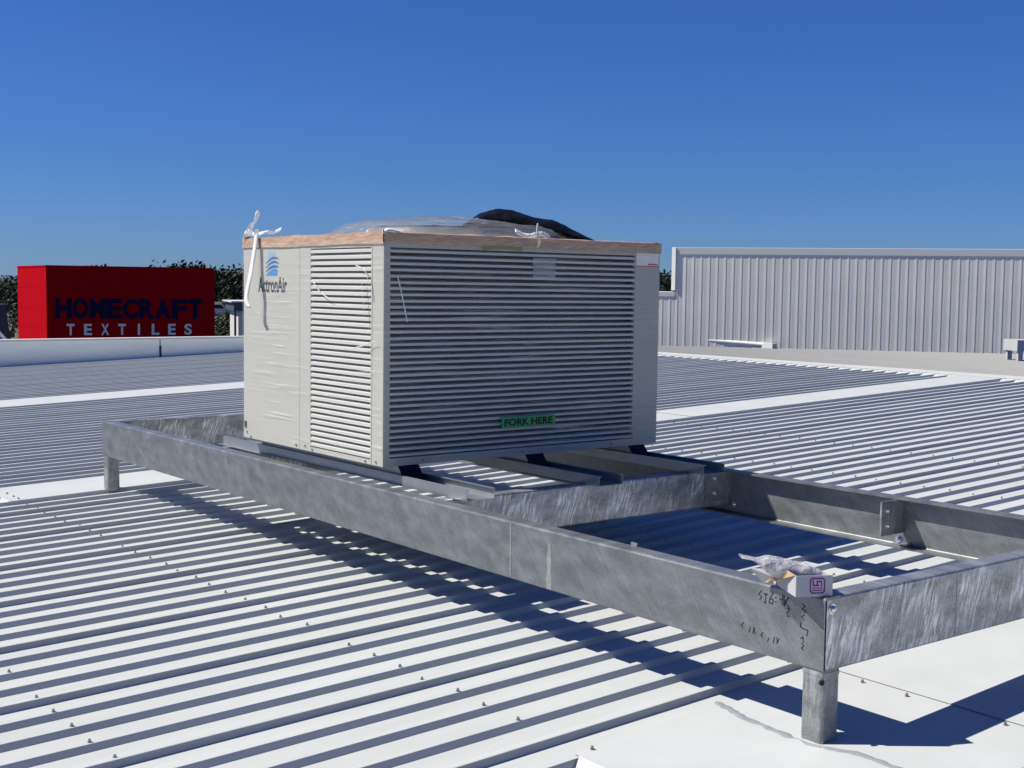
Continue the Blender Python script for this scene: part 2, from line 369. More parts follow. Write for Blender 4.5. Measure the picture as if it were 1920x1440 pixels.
cb1 = chan('cross_beam', (XC, 0.012, 0.2935), (-1, 0, 0), (0, W - 0.024, 0), M['galvY'], CX)
chan('cross_beam', (-4.70, 0.012, 0.2935), (1, 0, 0), (0, W - 0.024, 0), M['galvY'], CX)
# legs: rounded square tube, flush with the frame corner
def legmesh(x0, y0, w=0.089):
    r = 0.012; b = MB(); p = []
    for cx, cy, a in ((w - r, w - r, 0), (r, w - r, 90), (r, r, 180), (w - r, r, 270)):
        p += [(cx + r * math.cos(R(a + 30 * i)), cy + r * math.sin(R(a + 30 * i))) for i in range(4)]
    b.prism(p, (x0, y0, zc(y0) - 0.004), (1, 0, 0), (0, 1, 0), (0, 0, LEG - 0.0005 - zc(y0) + 0.004))
    q = [((a - w / 2) * 1.045 + w / 2, (c - w / 2) * 1.045 + w / 2) for a, c in p]
    b.prism(q, (x0, y0, LEG - 0.016), (1, 0, 0), (0, 1, 0), (0, 0, 0.012))            # weld collar under the beam
    return b
legs = []
for x0, y0 in ((-0.092, 0.003), (-L + 0.003, 0.003), (-0.092, W - 0.092), (-L + 0.003, W - 0.092)):
    legs.append(legmesh(x0, y0).build('leg', M['galvL'], frame))
b = MB(); b.tube([(-0.010, 0.0005, LEG - 0.033), (-0.0015, -0.0015, LEG - 0.033)], 0.0095, 12).build('drain_hole', M['hole'], legs[0])
# weld seams down the joints of the near corner and mid span
b = MB()
for x, wd in ((-1.68, 0.004),): b.box(x - wd, x + wd, -0.0012, -0.0002, LEG + 0.009, H - 0.009)
b.build('weld_seam', M['stain'], lb)
b = MB()
def stn(u, v):
    z = LEG + 0.004 + v * 0.20; wd = 0.028 * (0.55 + 0.55 * noise.noise(Vector((0, 0, z * 16)))) * min(1, 0.25 + 3 * (1 - v)); return (-1.42 + (u - .5) * wd * 2, -0.0006, z)
b.grid(stn, 2, 14).build('zinc_run', M['stain'], lb)
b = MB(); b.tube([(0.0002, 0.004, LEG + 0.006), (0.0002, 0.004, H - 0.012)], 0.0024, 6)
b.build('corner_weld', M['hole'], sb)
b = MB(); b.box(-0.0002, 0.0007, 0.7455, 0.7475, LEG + 0.01, H - 0.01)
b.build('joint_line', M['grey'], sb)
# bolt head with washer on the short beam beside the corner
def bolt(p, nrm, s, parent, m=None):
    p, nrm = Vector(p), Vector(nrm); b = MB()
    b.tube([p, p + nrm * 0.003 * s], 0.019 * s, 16)
    b.tube([p + nrm * 0.003 * s, p + nrm * 0.010 * s, p + nrm * 0.014 * s, p + nrm * 0.016 * s], [0.0135 * s, 0.0125 * s, 0.009 * s, 0.003 * s], 12)
    return b.build('bolt', m or M['bolt'], parent, False)
bolt((0.0, 0.034, H - 0.040), (1, 0, 0), 0.95, sb)
# cleats: flat plates welded to the long beams, standing across them
def cleat(x, y0, y1, z0, z1, bolts):
    c = MB(); c.box(x, x + 0.010, y0, y1, z0, z1); o = c.build('cleat', M['galvL'], frame)
    for yy, zz in bolts: bolt((x + 0.010, yy, zz), (1, 0, 0), 0.8, o)
    return o
cleat(-2.286, 1.832, 2.034, 0.325, 0.4865, [(1.90, 0.455), (1.90, 0.372)])
cleat(-1.14, 1.848, 2.034, 0.318, 0.486, [(1.892, 0.442), (1.897, 0.368)])
o = MB().box(-1.005, -0.972, 0.070, 0.0755, H - 0.01, H + 0.014).build('cleat', M['galvL'], frame)
cleat(-4.70, 1.85, 2.034, 0.335, 0.486, [])
b = MB(); b.box(-1.175, -1.085, 2.0, 2.0345, LEG + 0.010, LEG + 0.016); b.build('stiffener', M['galvL'], frame)
bolt((-1.125, 1.99, LEG + 0.04), (0.3, -0.9, 0.3), 1.1, frame)
bolt((-2.25, 2.034, 0.30), (0, -1, 0), 0.8, frame)
# pen marks on the near corner
b = MB(); S = lambda pts, wd=0.0036: stroke(b, pts, wd, (0, 0, 0), (1, 0, 0), (0, 0, 1), (0, -1, 0))
def mark(x, z, sc, pts): S([(x + p[0] * sc, z + p[1] * sc) for p in pts])
mark(-0.285, 0.437, 0.034, [(0.35, 1), (0.0, 0.55), (0.4, 0.35), (0.15, 0)])                      # S
mark(-0.262, 0.430, 0.034, [(0.0, .9), (.45, .95), (.25, .95), (.25, 0), (0, .1)])                # J
mark(-0.238, 0.434, 0.038, [(.45, 1), (0.05, .35), (0, .05), (.4, 0), (.45, .4), (.15, .42)])      # G
mark(-0.212, 0.443, 0.010, [(0, 0), (.5, .2)]); mark(-0.212, 0.457, 0.010, [(0, 0), (.5, .2)])
mark(-0.192, 0.440, 0.034, [(0, .5), (.4, .5), (.4, 1), (.4, 0)]); mark(-0.172, 0.436, 0.036, [(0, 1), (0, 0), (.5, .95), (.05, .45), (.6, 0)])
mark(-0.162, 0.405, 0.030, [(.1, .9), (.5, .9), (.1, .35), (.2, 0), (.5, .1)])
b.build('pen_writing', M['marker'], lb); b = MB()
mark(-0.098, 0.430, 0.030, [(.1, 1), (.5, .8), (.1, .4), (.6, .3), (.3, 0)]); mark(-0.098, 0.402, 0.022, [(.6, 1), (.1, .7), (.5, .2)])
mark(-0.100, 0.376, 0.020, [(.1, 1), (.0, .3), (.6, 0)]); mark(-0.086, 0.352, 0.026, [(0, 1), (.7, .9), (.5, .2)])
mark(-0.098, 0.330, 0.020, [(0, .6), (.5, 1), (.6, .1)]); mark(-0.095, 0.306, 0.022, [(.1, 1), (.5, .6), (.1, .2), (.5, 0)])
b.build('pen_writing', M['marker'], lb); b = MB()
mark(-0.360, 0.322, 0.020, [(.5, 1), (0, .5), (.4, 0)]); mark(-0.325, 0.313, 0.020, [(0, 0), (.3, 1)]); mark(-0.308, 0.313, 0.022, [(0, 0), (.3, 1), (.5, 0)])
mark(-0.270, 0.306, 0.020, [(.4, 1), (0, .4), (.4, .1)]); mark(-0.240, 0.300, 0.016, [(0, 0), (.3, .8)]); mark(-0.215, 0.300, 0.022, [(0, 0), (.25, 1)]); mark(-0.200, 0.303, 0.020, [(0, 1), (.1, 0), (.5, .9)])
b.build('pen_writing', M['marker'], lb)

# ================================================================== PURLINS under the unit (three loose hat sections)
ZP0, ZP1 = H + 0.0012, H + 0.0532
def purlin(y, wd, x0, x1, label, splice=False):
    e = thing('steel_purlin', ((x0 + x1) / 2, y + wd / 2, ZP0), label, 'steel section', 'steel sections under the air conditioner')
    t = 0.003; h = ZP1 - ZP0
    pr = [(0, 0), (wd, 0), (wd, h), (wd - 0.02, h), (wd - 0.02, h - t), (wd - t, h - t), (wd - t, t), (t, t), (t, h - t), (0.016, h - t), (0.016, h), (0, h)]   # tray with small lips
    c = MB().prism(pr, (x0, y, ZP0), (0, 1, 0), (0, 0, 1), (x1 - x0, 0, 0)).build('channel', M['purlin'], e)
    if splice:
        MB().box(x1 - 0.42, x1 + 0.004, y - 0.0035, y - 0.0005, ZP0 + 0.001, ZP1 + 0.004).build('splice_plate', M['purlin'], e)
        MB().box(x0 - 0.03, x0 + 0.55, y - 0.028, y - 0.0005, ZP0, ZP0 + 0.003).build('foot_flange', M['purlin'], e)
    return e
purlin(0.134, 0.165, -4.78, -2.19, 'near galvanised section under the louvred unit, lying along the long beam', True)
purlin(0.955, 0.165, -4.78, -2.186, 'middle galvanised section under the louvred unit, its dark open end on the cross beam')
purlin(1.718, 0.165, -4.78, -2.19, 'far galvanised section under the louvred unit, with a bluish top strip')

# ================================================================== AIR CONDITIONER
BX, BY, BW, BD, ZB, ZT = -2.8055, 0.0599, 1.5363, 1.8955, 0.5929, 1.757
XL, YR = BX - BW, BY + BD
ac = thing('air_conditioner', (BX - BW / 2, BY + BD / 2, ZP1), 'big beige louvred rooftop air conditioner still wrapped in clear film', 'air conditioner')
TH = 0.022
b = MB()                                                    # panels with real openings for the two grilles
GX0, GX1, GZ0, GZ1 = -3.543, -2.925, 0.617, 1.692
HY0, HY1, HZ0, HZ1 = 0.098, 1.760, 0.632, 1.690
def front(x0, x1, z0, z1, d=0.0): b.box(x0, x1, BY - d, BY + TH, z0, z1)
front(XL, -3.6645, ZB, ZT); front(-3.6605, GX0, ZB, ZT)
front(GX0 + .0002, GX1 - .0002, ZB, GZ0); front(GX0 + .0002, GX1 - .0002, GZ1, ZT)
b.box(GX1, BX, BY, HY0 , ZB, HZ0); b.box(GX1, BX, BY, HY0, HZ1, ZT); b.box(GX1, BX, BY, HY0, HZ0 + .0001, HZ1 - .0001)
b.box(BX - TH, BX, HY0 + .0002, HY1 - .0002, ZB, HZ0); b.box(BX - TH, BX, HY0 + .0002, HY1 - .0002, HZ1, ZT)
b.box(BX - TH, BX, HY1, YR, ZB, ZT)
b.box(XL, BX - TH - .001, YR - TH, YR, ZB, ZT); b.box(XL, XL + TH, BY + TH + .001, YR - TH - .001, ZB, ZT)
b.box(XL + TH + .001, BX - TH - .001, BY + TH + .001, YR - TH - .001, ZB + 0.003, ZB + 0.02)
b.box(XL + TH + .001, BX - TH - .001, BY + TH + .001, YR - TH - .001, ZT - 0.03, ZT - 0.004)
cab = b.build('cabinet', M['cab'], ac)
b = MB()                                                    # panel seams and fixings
b.box(-2.914, -2.911, BY - 0.0012, BY - 0.0002, ZB + 0.004, ZT - 0.004)
b.build('panel_seam', M['grey'], cab)
for x, z in ((-4.30, 0.628), (-4.25, 0.604), (-3.70, 0.612), (-3.60, 0.618), (-3.52, 0.605), (-2.97, 0.606), (-2.87, 0.612), (-4.315, 0.655)):
    b = MB(); b.tube([(x, BY - 0.0003, z), (x, BY - 0.006, z)], [0.007, 0.0055], 8); b.build('panel_screw', M['screw'], cab)
for y, z in ((0.30, 0.612), (0.95, 0.612), (1.60, 0.612), (1.765, 0.640)):
    b = MB(); b.tube([(BX + 0.0003, y, z), (BX + 0.006, y, z)], [0.007, 0.0055], 8); b.build('panel_screw', M['screw'], cab)
MB().box(XL + 0.012, XL + 0.034, BY - 0.004, BY - 0.0005, 0.655, 0.69).build('lifting_hole', M['hole'], cab)
MB().box(XL + 0.05, BX - 0.075, BY + 0.09, YR - 0.05, ZB + 0.03, ZT - 0.05).build('condenser_coil', M['coil'], ac)
# louvres
N = 34
b = MB(); pz = (GZ1 - GZ0) / N
for i in range(N):                                          # left grille, facing -Y
    z = GZ0 + pz * i + 0.008
    pr = [(0.0, 0), (0.0035, -0.0015), (0.0065, 0.002), (0.026, 0.0195), (0.026, 0.0215), (0.006, 0.0175), (0.0, 0.0135)]
    b.prism(pr, (GX0 + .0004, BY + 0.001, z), (0, 1, 0), (0, 0, 1), (GX1 - GX0 - .0008, 0, 0))
b.build('louvre_grille', M['slat'], ac)
b = MB(); pz = (HZ1 - HZ0) / N
for i in range(N):                                          # wide grille, facing +X
    z = HZ0 + pz * i + 0.008
    sg = 0.0022 * noise.noise(Vector((0, 0, i * 1.7)))
    pr = [(0.0, 0), (0.0035, -0.0015), (0.0065, 0.002), (0.026, 0.0155), (0.026, 0.0175), (0.006, 0.0140), (0.0, 0.0108)]
    b.prism(pr, (BX - 0.001, HY0 + .0004, z + sg), (-1, 0, 0), (0, 0, 1), (0, HY1 - HY0 - .0008, 0))
b.build('louvre_grille', M['slat'], ac)
# skid rails with dark slanted ends
for y in (0.134 + 0.0225, 0.955 + 0.0225, 1.718 + 0.0225):
    h0, h1 = ZP0 + 0.0036, ZB + 0.0025
    r = MB().prism([(XL + 0.06, h0), (BX + 0.060, h0), (BX - 0.012, h1), (XL + 0.02, h1)], (0, y, 0), (1, 0, 0), (0, 0, 1), (0, 0.118, 0)).build('skid_rail', M['cab'], ac)
    d = Vector((h1 - h0, 0, 0.072)).normalized() * 0.004
    MB().prism([(BX + 0.062, h0 + 0.0005), (BX + 0.070, h0 + 0.0005), (BX - 0.002, h1 - .003), (BX - 0.010, h1 - .003)], (0, y - 0.0015, 0), (1, 0, 0), (0, 0, 1), (0, 0.121, 0)).build('end_cap', M['black'], r)
# brown packing tape folded over the top edge
def nz(a, b_, c=0.0): return noise.noise(Vector((a, b_, c)))
TZ = ZT + 0.006
ring = [(XL - .006, BY - .006), (BX + .006, BY - .006), (BX + .006, YR + .006), (XL - .006, YR + .006)]
b = MB()
for i in range(4):
    p, q = Vector(ring[i]), Vector(ring[(i + 1) % 4]); e = (q - p).normalized(); nin = Vector((-e.y, e.x)); Ln = (q - p).length
    def fn(u, v, p=p, q=q, nin=nin, i=i, Ln=Ln):
        s = u * Ln; c = p.lerp(q, u); w = 0.0025 * nz(s * 9, i * 7, v * 3)
        low = TZ - 0.056 + 0.005 * nz(s * 3, i, 0) ; top = TZ + (0.004 * nz(s * 4, i + 9) if 0.03 < u < 0.97 else 0)
        if v <= 0.5: z = low + (top - low) * v / 0.5; off = -abs(w) * (1 if 0 < v < .5 else 0.2)
        else: z = top + 0.006 * (v - .5) * 2 + (0.006 * nz(s * 8, 5, i) * (v - .5) * 2); off = (v - .5) * 2 * (0.05 + 0.02 * nz(s * 5, i, 3))
        return (c.x + nin.x * off, c.y + nin.y * off, z)
    b.grid(fn, 60, 4)
tape = solid(b.build('packing_tape', M['tape'], ac), 0.002)
b = MB(); b.box(BX + .0045, BX + .0095, BY - .0095, BY - .0045, TZ - .05, TZ + .012).build('fold_line', M['hole'], tape)
b = MB(); b.grid(lambda u, v: (BX + 0.011, 0.66 + 0.26 * u, TZ - 0.072 + 0.02 * v + 0.008 * math.sin(u * 3.14) * (1 - v)), 10, 1)
solid(b.build('yellow_edge', mat('yellow_tape', (0.25, 0.23, 0.07), 0.5), tape), 0.001)
# fan cowl and guard under the bulging film
FX, FY = XL + BW / 2 - 0.0, BY + BD / 2 - 0.02
b = MB(); b.tube([(FX, FY, ZT - 0.002), (FX, FY, ZT + 0.04), (FX, FY, ZT + 0.07)], [0.56, 0.48, 0.47], 40, False)
cowl = b.build('fan_cowl', M['grey'], ac, True)
b = MB()
for rr in (0.08, 0.16, 0.24, 0.32, 0.40, 0.46):
    pts = [(FX + rr * math.cos(t * math.pi / 16), FY + rr * math.sin(t * math.pi / 16), ZT + 0.073) for t in range(33)]; b.tube(pts, 0.003, 5, False)
for t in range(8): b.tube([(FX, FY, ZT + 0.077), (FX + 0.46 * math.cos(t * math.pi / 4), FY + 0.46 * math.sin(t * math.pi / 4), ZT + 0.075)], 0.004, 5)
b.build('fan_guard', M['black'], cowl)
def dome(u, v):
    th = 2 * math.pi * u; wob = nz(math.cos(th) * 2, math.sin(th) * 2, v * 2)
    prof_ = [(0.70, 0.006), (0.66, 0.03), (0.60, 0.068), (0.56, 0.092), (0.50, 0.108), (0.36, 0.126), (0.2, 0.140), (0.0, 0.146)]
    k = v * (len(prof_) - 1); i = min(int(k), len(prof_) - 2); f = k - i
    r = prof_[i][0] * (1 - f) + prof_[i + 1][0] * f; z = prof_[i][1] * (1 - f) + prof_[i + 1][1] * f
    r2 = r + (0.035 * wob + 0.02 * nz(math.cos(th) * 9, math.sin(th) * 9, v * 6)) * (r > 0.1); z2 = z + (0.007 * nz(math.cos(th) * 4, math.sin(th) * 4, v * 9) - 0.016 * abs(nz(math.cos(th) * 6 + 3, math.sin(th) * 6, v * 4))) * (v > 0.1)
    r2 = min(r2, 0.745); sr = r2 * (math.cos(th) * 0.614 + math.sin(th) * 0.789); z2 *= 1 - 0.12 * min(1, max(0, (sr - 0.05) / 0.42))
    return (FX + r2 * math.cos(th), FY + r2 * math.sin(th) * 1.06, ZT + z2)
b = MB(); b.grid(dome, 96, 21); b.build('plastic_cover', M['filmT'], ac, True)
# film stretched round the sides
def fX(u, v):
    x = XL - 0.002 + (BW + 0.004) * u; z = ZB + 0.004 + (ZT - 0.03 - ZB) * v
    return (x, BY - 0.010 + 0.0035 * nz(x * 3, z * 14 + x * 3, 1) + 0.002 * nz(x * 11, z * 40, 2), z)
def fY(u, v):
    y = BY - 0.002 + (BD + 0.004) * u; z = ZB + 0.004 + (ZT - 0.03 - ZB) * v
    return (BX + 0.010 + 0.0035 * nz(y * 3, z * 14 + y * 3, 5) + 0.002 * nz(y * 11, z * 40, 7), y, z)
MB().grid(fX, 70, 90).build('plastic_wrap', M['filmX'], ac, True)
MB().grid(fY, 80, 90).build('plastic_wrap', M['filmY'], ac, True)
# twisted milky folds of the film
def ribbon(name, pts, w0, m, parent, wdir, th=0.0015):
    b = MB(); n = len(pts); vs = []; wdir = Vector(wdir)
    for i, p in enumerate(pts):
        p = Vector(p); w = w0[i] if isinstance(w0, list) else w0
        d = wdir if not isinstance(wdir, list) else wdir[i]
        vs += [p - d * w / 2, p + d * w / 2]
    b.add(vs, [(2 * i, 2 * i + 1, 2 * i + 3, 2 * i + 2) for i in range(n - 1)])
    return solid(b.build(name, m, parent, True), th)
def curve(pts, n=24):
    out = []; P = [Vector(p) for p in pts]; P = [P[0] * 2 - P[1]] + P + [P[-1] * 2 - P[-2]]
    for i in range(1, len(P) - 2):
        for k in range(n // (len(P) - 3)):
            t = k / (n // (len(P) - 3)); a, c, d, e = P[i - 1:i + 3]
            out.append(0.5 * ((2 * c) + (d - a) * t + (2 * a - 5 * c + 4 * d - e) * t * t + (3 * c - a - 3 * d + e) * t ** 3))
    return out + [P[-2]]
M['fold'] = film('film_fold', 0.55, 0.4, tint=(0.9, 0.9, 0.9), dscale=(30, 30))
ribbon('loose_strap', curve([(-4.140, 0.042, 1.815), (-4.138, 0.032, 1.72), (-4.146, 0.014, 1.60), (-4.134, -0.010, 1.51), (-4.146, -0.022, 1.41), (-4.112, -0.022, 1.362)]), 0.040, M['strap'], ac, (0.99, 0.12, 0.05))
ribbon('loose_strap', curve([(-4.22, 0.03, 1.775), (-4.19, 0.02, 1.80), (-4.165, 0.02, 1.835), (-4.125, 0.03, 1.865), (-4.10, 0.03, 1.92)]), [0.05, 0.05, 0.05, 0.045] + [0.045] * 12 + [0.03] * 8 + [0.006], M['fold'], ac, (0.66, 0.66, 0.35))
ribbon('loose_strap', curve([(-4.32, 0.05, 1.765), (-4.28, 0.04, 1.80), (-4.20, 0.06, 1.785), (-4.08, 0.08, 1.795), (-4.04, 0.1, 1.795), (-3.99, 0.12, 1.812)]), 0.03, M['fold'], ac, (0.1, 0.3, 0.8))
ribbon('loose_strap', curve([(-2.785, 1.02, 1.715), (-2.778, 1.03, 1.755), (-2.785, 1.015, 1.79), (-2.80, 1.03, 1.845)]), [0.015] * 18 + [0.01] * 6 + [0.006], M['strap'], ac, (0.1, 0.95, 0.2))
ribbon('loose_strap', curve([(-2.83, 0.90, 1.80), (-2.81, 0.97, 1.775), (-2.81, 1.06, 1.79), (-2.83, 1.14, 1.775)]), 0.045, M['fold'], ac, (-0.3, 0.1, 0.6))
ribbon('loose_strap', curve([(-2.80, 0.05, 1.762), (-2.80, 0.08, 1.776), (-2.81, 0.13, 1.773), (-2.83, 0.19, 1.765)]), 0.03, M['strap'], ac, (-0.6, 0.1, 0.5))
for q in ([(-3.05, 0.045, 1.60), (-2.96, 0.042, 1.575), (-2.925, 0.044, 1.52), (-2.91, 0.042, 1.44)], [(-2.985, 0.042, 1.52), (-2.97, 0.04, 1.44), (-2.955, 0.04, 1.33)],
          [(-3.5, 0.045, 1.52), (-3.4, 0.04, 1.46), (-3.3, 0.044, 1.42)], [(-3.05, 0.044, 1.18), (-2.95, 0.04, 1.20), (-2.85, 0.044, 1.225)]):
    ribbon('film_crease', curve(q), 0.012, M['fold'], ac, (0.5, -0.4, 0.7))
for q in ([(-2.79, 0.13, 1.55), (-2.785, 0.155, 1.45), (-2.79, 0.19, 1.32)],):
    ribbon('film_crease', curve(q), 0.006, M['fold'], ac, (0.4, 0.9, 0.1))
# maker's name and wave emblem on the front panel
put_text('brand_lettering', 'ActronAir', (-4.155, BY - 0.0002, 1.452), (0.345, 0, 0), (0, 0, 0.088), (0, -1, 0), M['logo_text'], cab, 0.0016, 0.012)
lx, lz, ls = -4.06, 1.548, 0.165
def emblem(m, d0, d1, polys, nm):
    b = MB()
    for pts in polys: b.prism([(lx + p[0] * ls, lz + p[1] * ls * 0.80) for p in pts], (0, BY - d1, 0), (1, 0, 0), (0, 0, 1), (0, d1 - d0, 0))
    return b.build(nm, m, cab)
emblem(M['logo_blue'], 0.0002, 0.0014, [[(0.0, 0), (0.80, 0), (0.86, 0.22), (0.70, 0.34), (0.40, 0.26), (0.15, 0.12)]], 'brand_emblem')
emblem(M['logo_pale'], 0.0002, 0.0010, [[(0.10, 0.30), (0.12, 1.0), (0.62, 1.0), (0.66, 0.72), (0.88, 0.42), (0.80, 0.40), (0.5, 0.42)]], 'emblem_panel')
wv = []
for y0 in (0.22, 0.40, 0.58):
    up_ = [(0.0, y0 - 0.06), (0.16, y0 + 0.05), (0.36, y0 + 0.17), (0.56, y0 + 0.22), (0.78, y0 + 0.20), (0.95, y0 + 0.13)]; tk = (0.012, 0.05, 0.085, 0.085, 0.06, 0.012)
    for i in range(5): wv.append([up_[i], (up_[i][0], up_[i][1] - tk[i]), (up_[i + 1][0], up_[i + 1][1] - tk[i + 1]), up_[i + 1]])
emblem(M['logo_dark'], 0.0011, 0.0019, wv, 'emblem_waves')
# green label on the wide grille
lab = MB().box(BX + 0.0165, BX + 0.018, 0.793, 1.163, 0.748, 0.806).build('fork_label', M['green'], ac)
put_text('label_text', 'FORK HERE', (BX + 0.0182, 0.812, 0.757), (0, 0.332, 0), (0, 0, 0.040), (1, 0, 0), M['hole'], lab, 0.001, 0.03)
st = MB().box(BX + 0.0004, BX + 0.0016, 1.768, 1.945, 1.628, 1.705).build('corner_label', M['stick'], cab)
MB().box(BX + 0.0017, BX + 0.0022, 1.768, 1.945, 1.628, 1.634).build('label_print', M['pink'], st)
MB().box(BX + 0.0017, BX + 0.0022, 1.86, 1.935, 1.638, 1.646).build('label_print', M['pink'], st)
MB().box(BX + 0.002, BX + 0.003, 1.005, 1.16, 1.55, 1.66).build('pale_label', M['palebl'], ac)

# black sheet crumpled over the far side of the top
S_ = [(-3.64, 1.14, 1.895, 1.885), (-3.615, 1.186, 1.912, 1.900), (-3.577, 1.237, 1.938, 1.902), (-3.53, 1.30, 1.961, 1.899), (-3.471, 1.375, 1.956, 1.892), (-3.425, 1.43, 1.93, 1.876), (-3.38, 1.486, 1.911, 1.862),
      (-3.321, 1.561, 1.899, 1.853), (-3.27, 1.622, 1.866, 1.826), (-3.208, 1.696, 1.818, 1.80), (-3.16, 1.752, 1.785, 1.775)]
vd = Vector((-0.7863, 0.6132, 0)).normalized()
def sheet(u, v):
    k = u * (len(S_) - 1); i = min(int(k), len(S_) - 2); f = k - i
    tp = min(1, u / 0.16, (1 - u) / 0.1 + 0.3); x, y, zh, zl = [S_[i][q] * (1 - f) + S_[i + 1][q] * f for q in range(4)]
    prof_ = [(-0.10, zl - 0.008), (-0.055, zl + (zh - zl) * 0.55), (0.0, zh), (0.08, zh - 0.012), (0.18, zh - 0.05), (0.30, max(ZT + .02, zh - 0.14))]
    kk = v * 5; j = min(int(kk), 4); g = kk - j
    d = (prof_[j][0] * (1 - g) + prof_[j + 1][0] * g) * (0.25 + 0.75 * tp); z = prof_[j][1] * (1 - g) + prof_[j + 1][1] * g - 0.03 * (1 - tp) * (u < .2)
    z += (0.007 * nz(u * 9, v * 5, 2) + 0.007 * abs(nz(u * 17, v * 7 + u * 8, 6))) * min(1, u * 8, (1 - u) * 8)
    return (x + vd.x * d, y + vd.y * d, z)
b = MB(); b.grid(sheet, 50, 15)
bs = tag(solid(b.build('plastic_sheet', M['black'], None, True), 0.004), 'crumpled black plastic sheet draped over the film on top of the air conditioner', 'plastic sheet')

# ================================================================== CARTON AND BAG ON THE NEAR CORNER
fa = Vector((-0.066, -0.070, H + 0.0015)); fb = Vector((-0.006, 0.040, H + 0.0015))
e = (fb - fa).normalized(); bk = Vector((-e.y, e.x, 0)); wd = (fb - fa).length; dp = 0.20; hh = 0.070
box = thing('cardboard_box', fa + e * wd / 2 + bk * dp / 2, 'small white printed carton of bolts, torn open, on the corner of the steel frame', 'box')
def bp_(u, v, z): return fa + e * u + bk * v + Vector((0, 0, z))
def plate(a, b_, c, d, name, m, th=0.003):
    o = MB().quad(a, b_, c, d).build(name, m, box); return solid(o, th)
b = MB(); b.quad(bp_(0, 0, 0), bp_(wd, 0, 0), bp_(wd, 0, hh), bp_(0, 0, hh)); b.quad(bp_(0, dp, 0), bp_(0, 0, 0), bp_(0, 0, hh), bp_(0, dp, hh))
b.quad(bp_(wd, 0, 0), bp_(wd, dp, 0), bp_(wd, dp, hh * 0.5), bp_(wd, 0, hh)); b.quad(bp_(wd, dp, 0), bp_(0, dp, 0), bp_(0, dp, hh * .8), bp_(wd, dp, hh * .5))
b.quad(bp_(0, 0, 0.0005), bp_(0, dp, 0.0005), bp_(wd, dp, 0.0005), bp_(wd, 0, 0.0005))
solid(b.build('carton', M['print'], box), 0.0028)
plate((-0.282, -0.055, 0.555), (-0.235, 0.001, 0.552), (-0.205, -0.012, 0.530), (-0.247, -0.021, 0.502), 'flap', M['print'])
plate((-0.246, -0.020, 0.5035), tuple(bp_(-0.001, 0.004, hh)), tuple(bp_(-0.001, 0.10, hh + .004)), (-0.203, -0.011, 0.532), 'flap', M['card'])
plate(tuple(bp_(0.0, dp + .002, hh * .2)), tuple(bp_(wd, dp + .002, hh * .2)), tuple(bp_(wd, dp + .004, hh * .6)), tuple(bp_(0, dp + 0.004, hh * .6)), 'flap', M['card'])
b = MB(); S = lambda pts, w_: stroke(b, pts, w_, fa, e, Vector((0, 0, 1)), -bk, 0.0022)
off = 0.0018
fa2 = fa - bk * 0.0016
lx, lz, q = 0.049, 0.012, 0.048
lil = MB(); lil.add([fa2 + e * (lx + a * q) + Vector((0, 0, lz + c * q)) for a, c in ((.06, .06), (.94, .06), (.94, .94), (.06, .94))], [(0, 1, 2, 3)]); lil.build('print_panel', M['lilac'], box)
b = MB(); fa3 = fa - bk * 0.0018
def pr_(pts, w_): stroke(b, [(lx + p[0] * q, lz + p[1] * q) for p in pts], w_, fa3, e, Vector((0, 0, 1)), -bk, 0.0012)
pr_([(.12, 0), (.88, 0), (1, .12), (1, .88), (.88, 1), (.12, 1), (0, .88), (0, .12), (.12, 0)], 0.0045)
pr_([(.2, .84), (.2, .52), (.48, .52), (.48, .84)], 0.0048); pr_([(.48, .80), (.78, .80), (.78, .48)], 0.0048); pr_([(.52, .52), (.60, .52)], 0.0042)
pr_([(.14, .34), (.86, .34)], 0.0028); pr_([(.14, .18), (.86, .18)], 0.0040)
b.build('print_mark', M['purple'], box)
# bag: crumpled clear bag full of bolts
bag = thing('plastic_bag', (-0.19, -0.01, H + 0.06), 'crumpled clear plastic bag of fixings bulging out of the torn carton', 'plastic bag')
rg = Vector((0.614, 0.789, 0)).normalized(); ctr = Vector((-0.165, -0.012, H + 0.078))
def bagf(u, v, grow=1.0, sd=0):
    th = 2 * math.pi * v; s = u * 2 - 1
    env = (max(0.0, 1 - abs(s) ** 2.4)) ** 0.55
    wide = 0.046 * env * grow; tall = (0.034 * env) * grow
    k = min(1, max(0, (0.34 - u) / 0.22)); k = k * k * (3 - 2 * k); tall = tall * (1 - k) + 0.004 * k; wide = wide * (1 - k) + 0.034 * k
    cz = 0.030 * (-s) - 0.008 + 0.012 * min(1, max(0, (0.34 - u) / 0.22))
    c = math.cos(th); sn = math.sin(th)
    nn = 1 + 0.20 * nz(s * 4, c * 2.5, sn * 2.5 + sd) + 0.09 * abs(nz(s * 11, c * 5, sn * 5 + sd))
    p = ctr + rg * (s * 0.150) + vd * (c * wide * nn) + Vector((0, 0, cz + sn * tall * nn))
    return p
MB().grid(lambda u, v: bagf(u, v), 44, 26).build('bag_film', M['bag'], bag, True)
MB().grid(lambda u, v: bagf(0.30 + u * 0.62, v, 0.80, 3), 30, 20).build('bag_contents', M['bagin'], bag, True)

